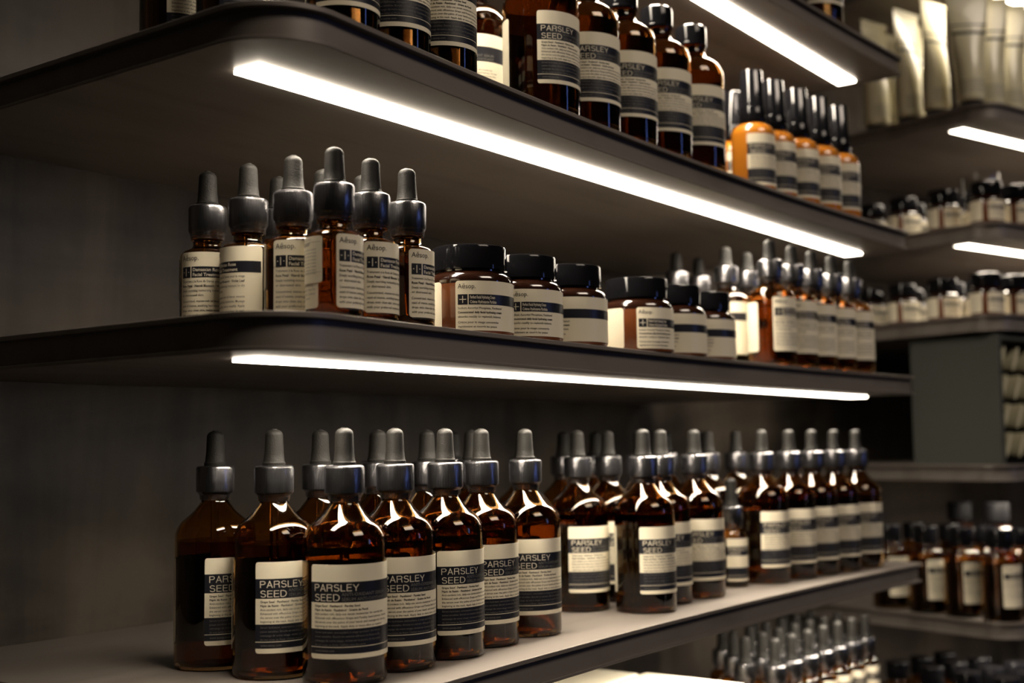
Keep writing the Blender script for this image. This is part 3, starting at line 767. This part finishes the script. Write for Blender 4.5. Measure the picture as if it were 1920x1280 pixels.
# ------------------------------------------------------------------ far bay
PT = cream_tube(); G = 'upright cream tubes in the far bay'
for u, v, l in [(.030, .043, 'corner cream tube, greyish front, first of the row running right'), (.074, .043, 'cream tube right of the corner one, glaring right edge'),
                (.118, .043, 'cream tube third from the corner toward the right edge'), (.162, .043, 'cream tube fourth from the corner, at the right picture edge'),
                (.206, .043, 'cream tube fifth from the corner, beyond the right edge'),
                (.030, .092, 'second tube from the corner along the shelf side, bright yellow face'), (.030, .134, 'third tube from the corner along the shelf side, with dark band'),
                (.030, .185, 'farthest left tube along the shelf side, partly behind the near bay shelf'), (.092, .160, 'inner cream tube showing dark between the side tubes'),
                (.092, .205, 'inner cream tube behind the farthest left one')]:
    x, y = bay2(u, v); place(PT, x, y, .545, -57 if v == .043 else -17, l, G)
P9 = jar('small_jar', 20.5, 52, 18.5, 16, big=False)
side1 = [(.026, .025, -70), (.026, .086, -72), (.026, .146, -74), (.030, .200, -75), (.078, .018, -72), (.128, .020, -75)]
nm = ['corner small jar', 'small jar beside the corner jar along the shelf side', 'third small jar along the shelf side', 'farthest left small jar along the shelf side', 'small jar right of the corner jar', 'small jar at the right picture edge']
for tag, z, d in (('upper', .397, 0.0), ('lower', .284, 0.006)):
    for (u, v, a), n in zip(side1, nm):
        x, y = bay2(u, v + d); place(P9, x, y, z, a, '%s, %s far-bay jar shelf' % (n, tag), 'small jars on the %s jar shelf' % tag)
    for (u, v, n) in [(.075, .108, 'dark'), (.075, .168, 'darkest left'), (.078, .066, 'lid-only')]:
        x, y = bay2(u, v + d); place(P9, x, y, z, -60, 'second-row %s jar on the %s jar shelf' % (n, tag), 'small jars on the %s jar shelf' % tag)
# glass bowl behind the upper jars
def goblet():
    t = thing('glass_beaker', 'clear glass beaker behind the upper far-bay jars at the right picture edge', 'glass')
    o = [(0, 0), (17, 0), (18, 1), (6, 6), (4, 12), (4, 34), (10, 40), (20, 50), (24, 62), (24.5, 80), (24.5, 82), (22.9, 82), (22.8, 62), (19, 52), (9, 42), (0, 38.5)]
    lathe('bowl', o, M['clear'], t, 48)
    x, y = bay2(.108, .085); t.location = (x, y, .3972)
goblet()
# cabinet with lying tubes
def cabinet():
    t = thing('display_cabinet', 'matte grey-green cabinet between two far-bay shelves, open front full of slanted tubes', 'cabinet')
    t.location = (O2.x, O2.y, .1022); t.rotation_euler = (0, 0, -A2)
    u0, u1, v0, v1, H = .012, .50, .010, .135, .157
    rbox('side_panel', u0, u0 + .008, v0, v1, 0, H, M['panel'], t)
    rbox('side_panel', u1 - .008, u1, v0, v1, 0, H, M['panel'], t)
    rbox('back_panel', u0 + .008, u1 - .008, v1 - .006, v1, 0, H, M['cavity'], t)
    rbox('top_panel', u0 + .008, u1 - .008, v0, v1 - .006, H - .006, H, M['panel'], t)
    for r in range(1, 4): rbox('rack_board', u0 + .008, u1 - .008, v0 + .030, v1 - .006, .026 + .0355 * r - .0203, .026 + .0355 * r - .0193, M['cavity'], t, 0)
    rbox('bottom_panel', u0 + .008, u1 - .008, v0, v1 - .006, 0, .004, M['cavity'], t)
cabinet()
def lying_tube():
    """small cream tube lying with its flat sealed end outward; local +z is its length"""
    t = thing('lying_tube', '', 'tube')
    V = []; Fc = []; rows_ = []; N = 32; R = 7.2
    for z in (0, 3, 30, 60, 80, 94, 96):
        f = max(0, (z - 20) / 76.0); f = f * f * (3 - 2 * f)
        a = R * (1 - f) + 17.0 * f; b = R * (1 - f) + 3.4 * f
        row = []
        for i in range(N):
            th = 2 * PI * i / N; row.append(len(V)); V.append((a / 1000 * math.cos(th), b / 1000 * math.sin(th), z / 1000))
        rows_.append(row)
    for A, B in zip(rows_, rows_[1:]):
        for i in range(N): Fc.append((A[i], A[(i + 1) % N], B[(i + 1) % N], B[i]))
    Fc.append(tuple(rows_[-1])); Fc.append(tuple(reversed(rows_[0])))
    mesh_obj('tube_body', V, Fc, M['tube'], t)
    lathe('cap', [(0, -8), (8, -8), (8.4, -7.4), (8.4, 0.2), (0, 0.2)], M['black_gloss'], t, 24)
    return t
PL = lying_tube(); G = 'tubes lying slanted in the grey cabinet'
rowname = ['top', 'second', 'third', 'bottom']
for r in range(4):
    for c in range(4):
        x, y = bay2(.036 + .0295 * c + .002 * r, .016 + .100)
        z = .1022 + .026 + .0355 * (3 - r) - .003
        o = place(PL, x, y, z, 0, 'tube end in the grey cabinet, %s row, %s from the left' % (rowname[r], ORD[c]), G)
        m = Matrix.Rotation(-A2, 4, 'Z') @ Matrix.Rotation(math.radians(90), 4, 'X') @ Matrix.Rotation(math.radians(64), 4, 'Z')
        o.rotation_euler = m.to_euler()
P11 = oil_bottle(); G = 'brown bottles with black caps in the far bay'
for u, v, a, l in [(.028, .030, -70, 'corner black-capped bottle on the far bay shelf, right picture edge'), (.028, .082, -72, 'second black-capped bottle along the far bay shelf side, bright glint'),
                   (.028, .134, -70, 'third black-capped bottle along the far bay shelf side'), (.028, .190, -74, 'farthest left black-capped bottle, half behind the serum shelf end'),
                   (.082, .030, -70, 'black-capped bottle right of the corner one'), (.082, .082, -60, 'second-row black-capped bottle behind the corner one'),
                   (.082, .134, -60, 'second-row black-capped bottle behind the bright glint'), (.082, .190, -60, 'second-row black-capped bottle at the dark left')]:
    x, y = bay2(u, v); place(P11, x, y, -.085, a, l, G)
P12 = rinse_bottle(); G = 'tall pump bottles in the far bay'
for u, v, l in [(.135, .155, 'tall black-capped bottle rising behind the short ones, left one'), (.135, .100, 'tall black-capped bottle rising behind the short ones, right one'), (.175, .060, 'tall black-capped bottle with bright edge at the right picture edge')]:
    x, y = bay2(u, v); place(P12, x, y, -.085, -60, l, G)
G = 'black-capped bottles on the lowest far shelf'
for i, u in enumerate((.030, .082, .134)):
    for j, v in enumerate((.030, .082, .134, .186)):
        x, y = bay2(u, v)
        place(P11, x, y, -.262, -70, 'corner shelf capped bottle, %s column from shelf left edge, %s from shelf front' % (ORD[i], ORD[j]), G)
for o in list(bpy.data.objects):
    if '_used' in o: del o['_used']
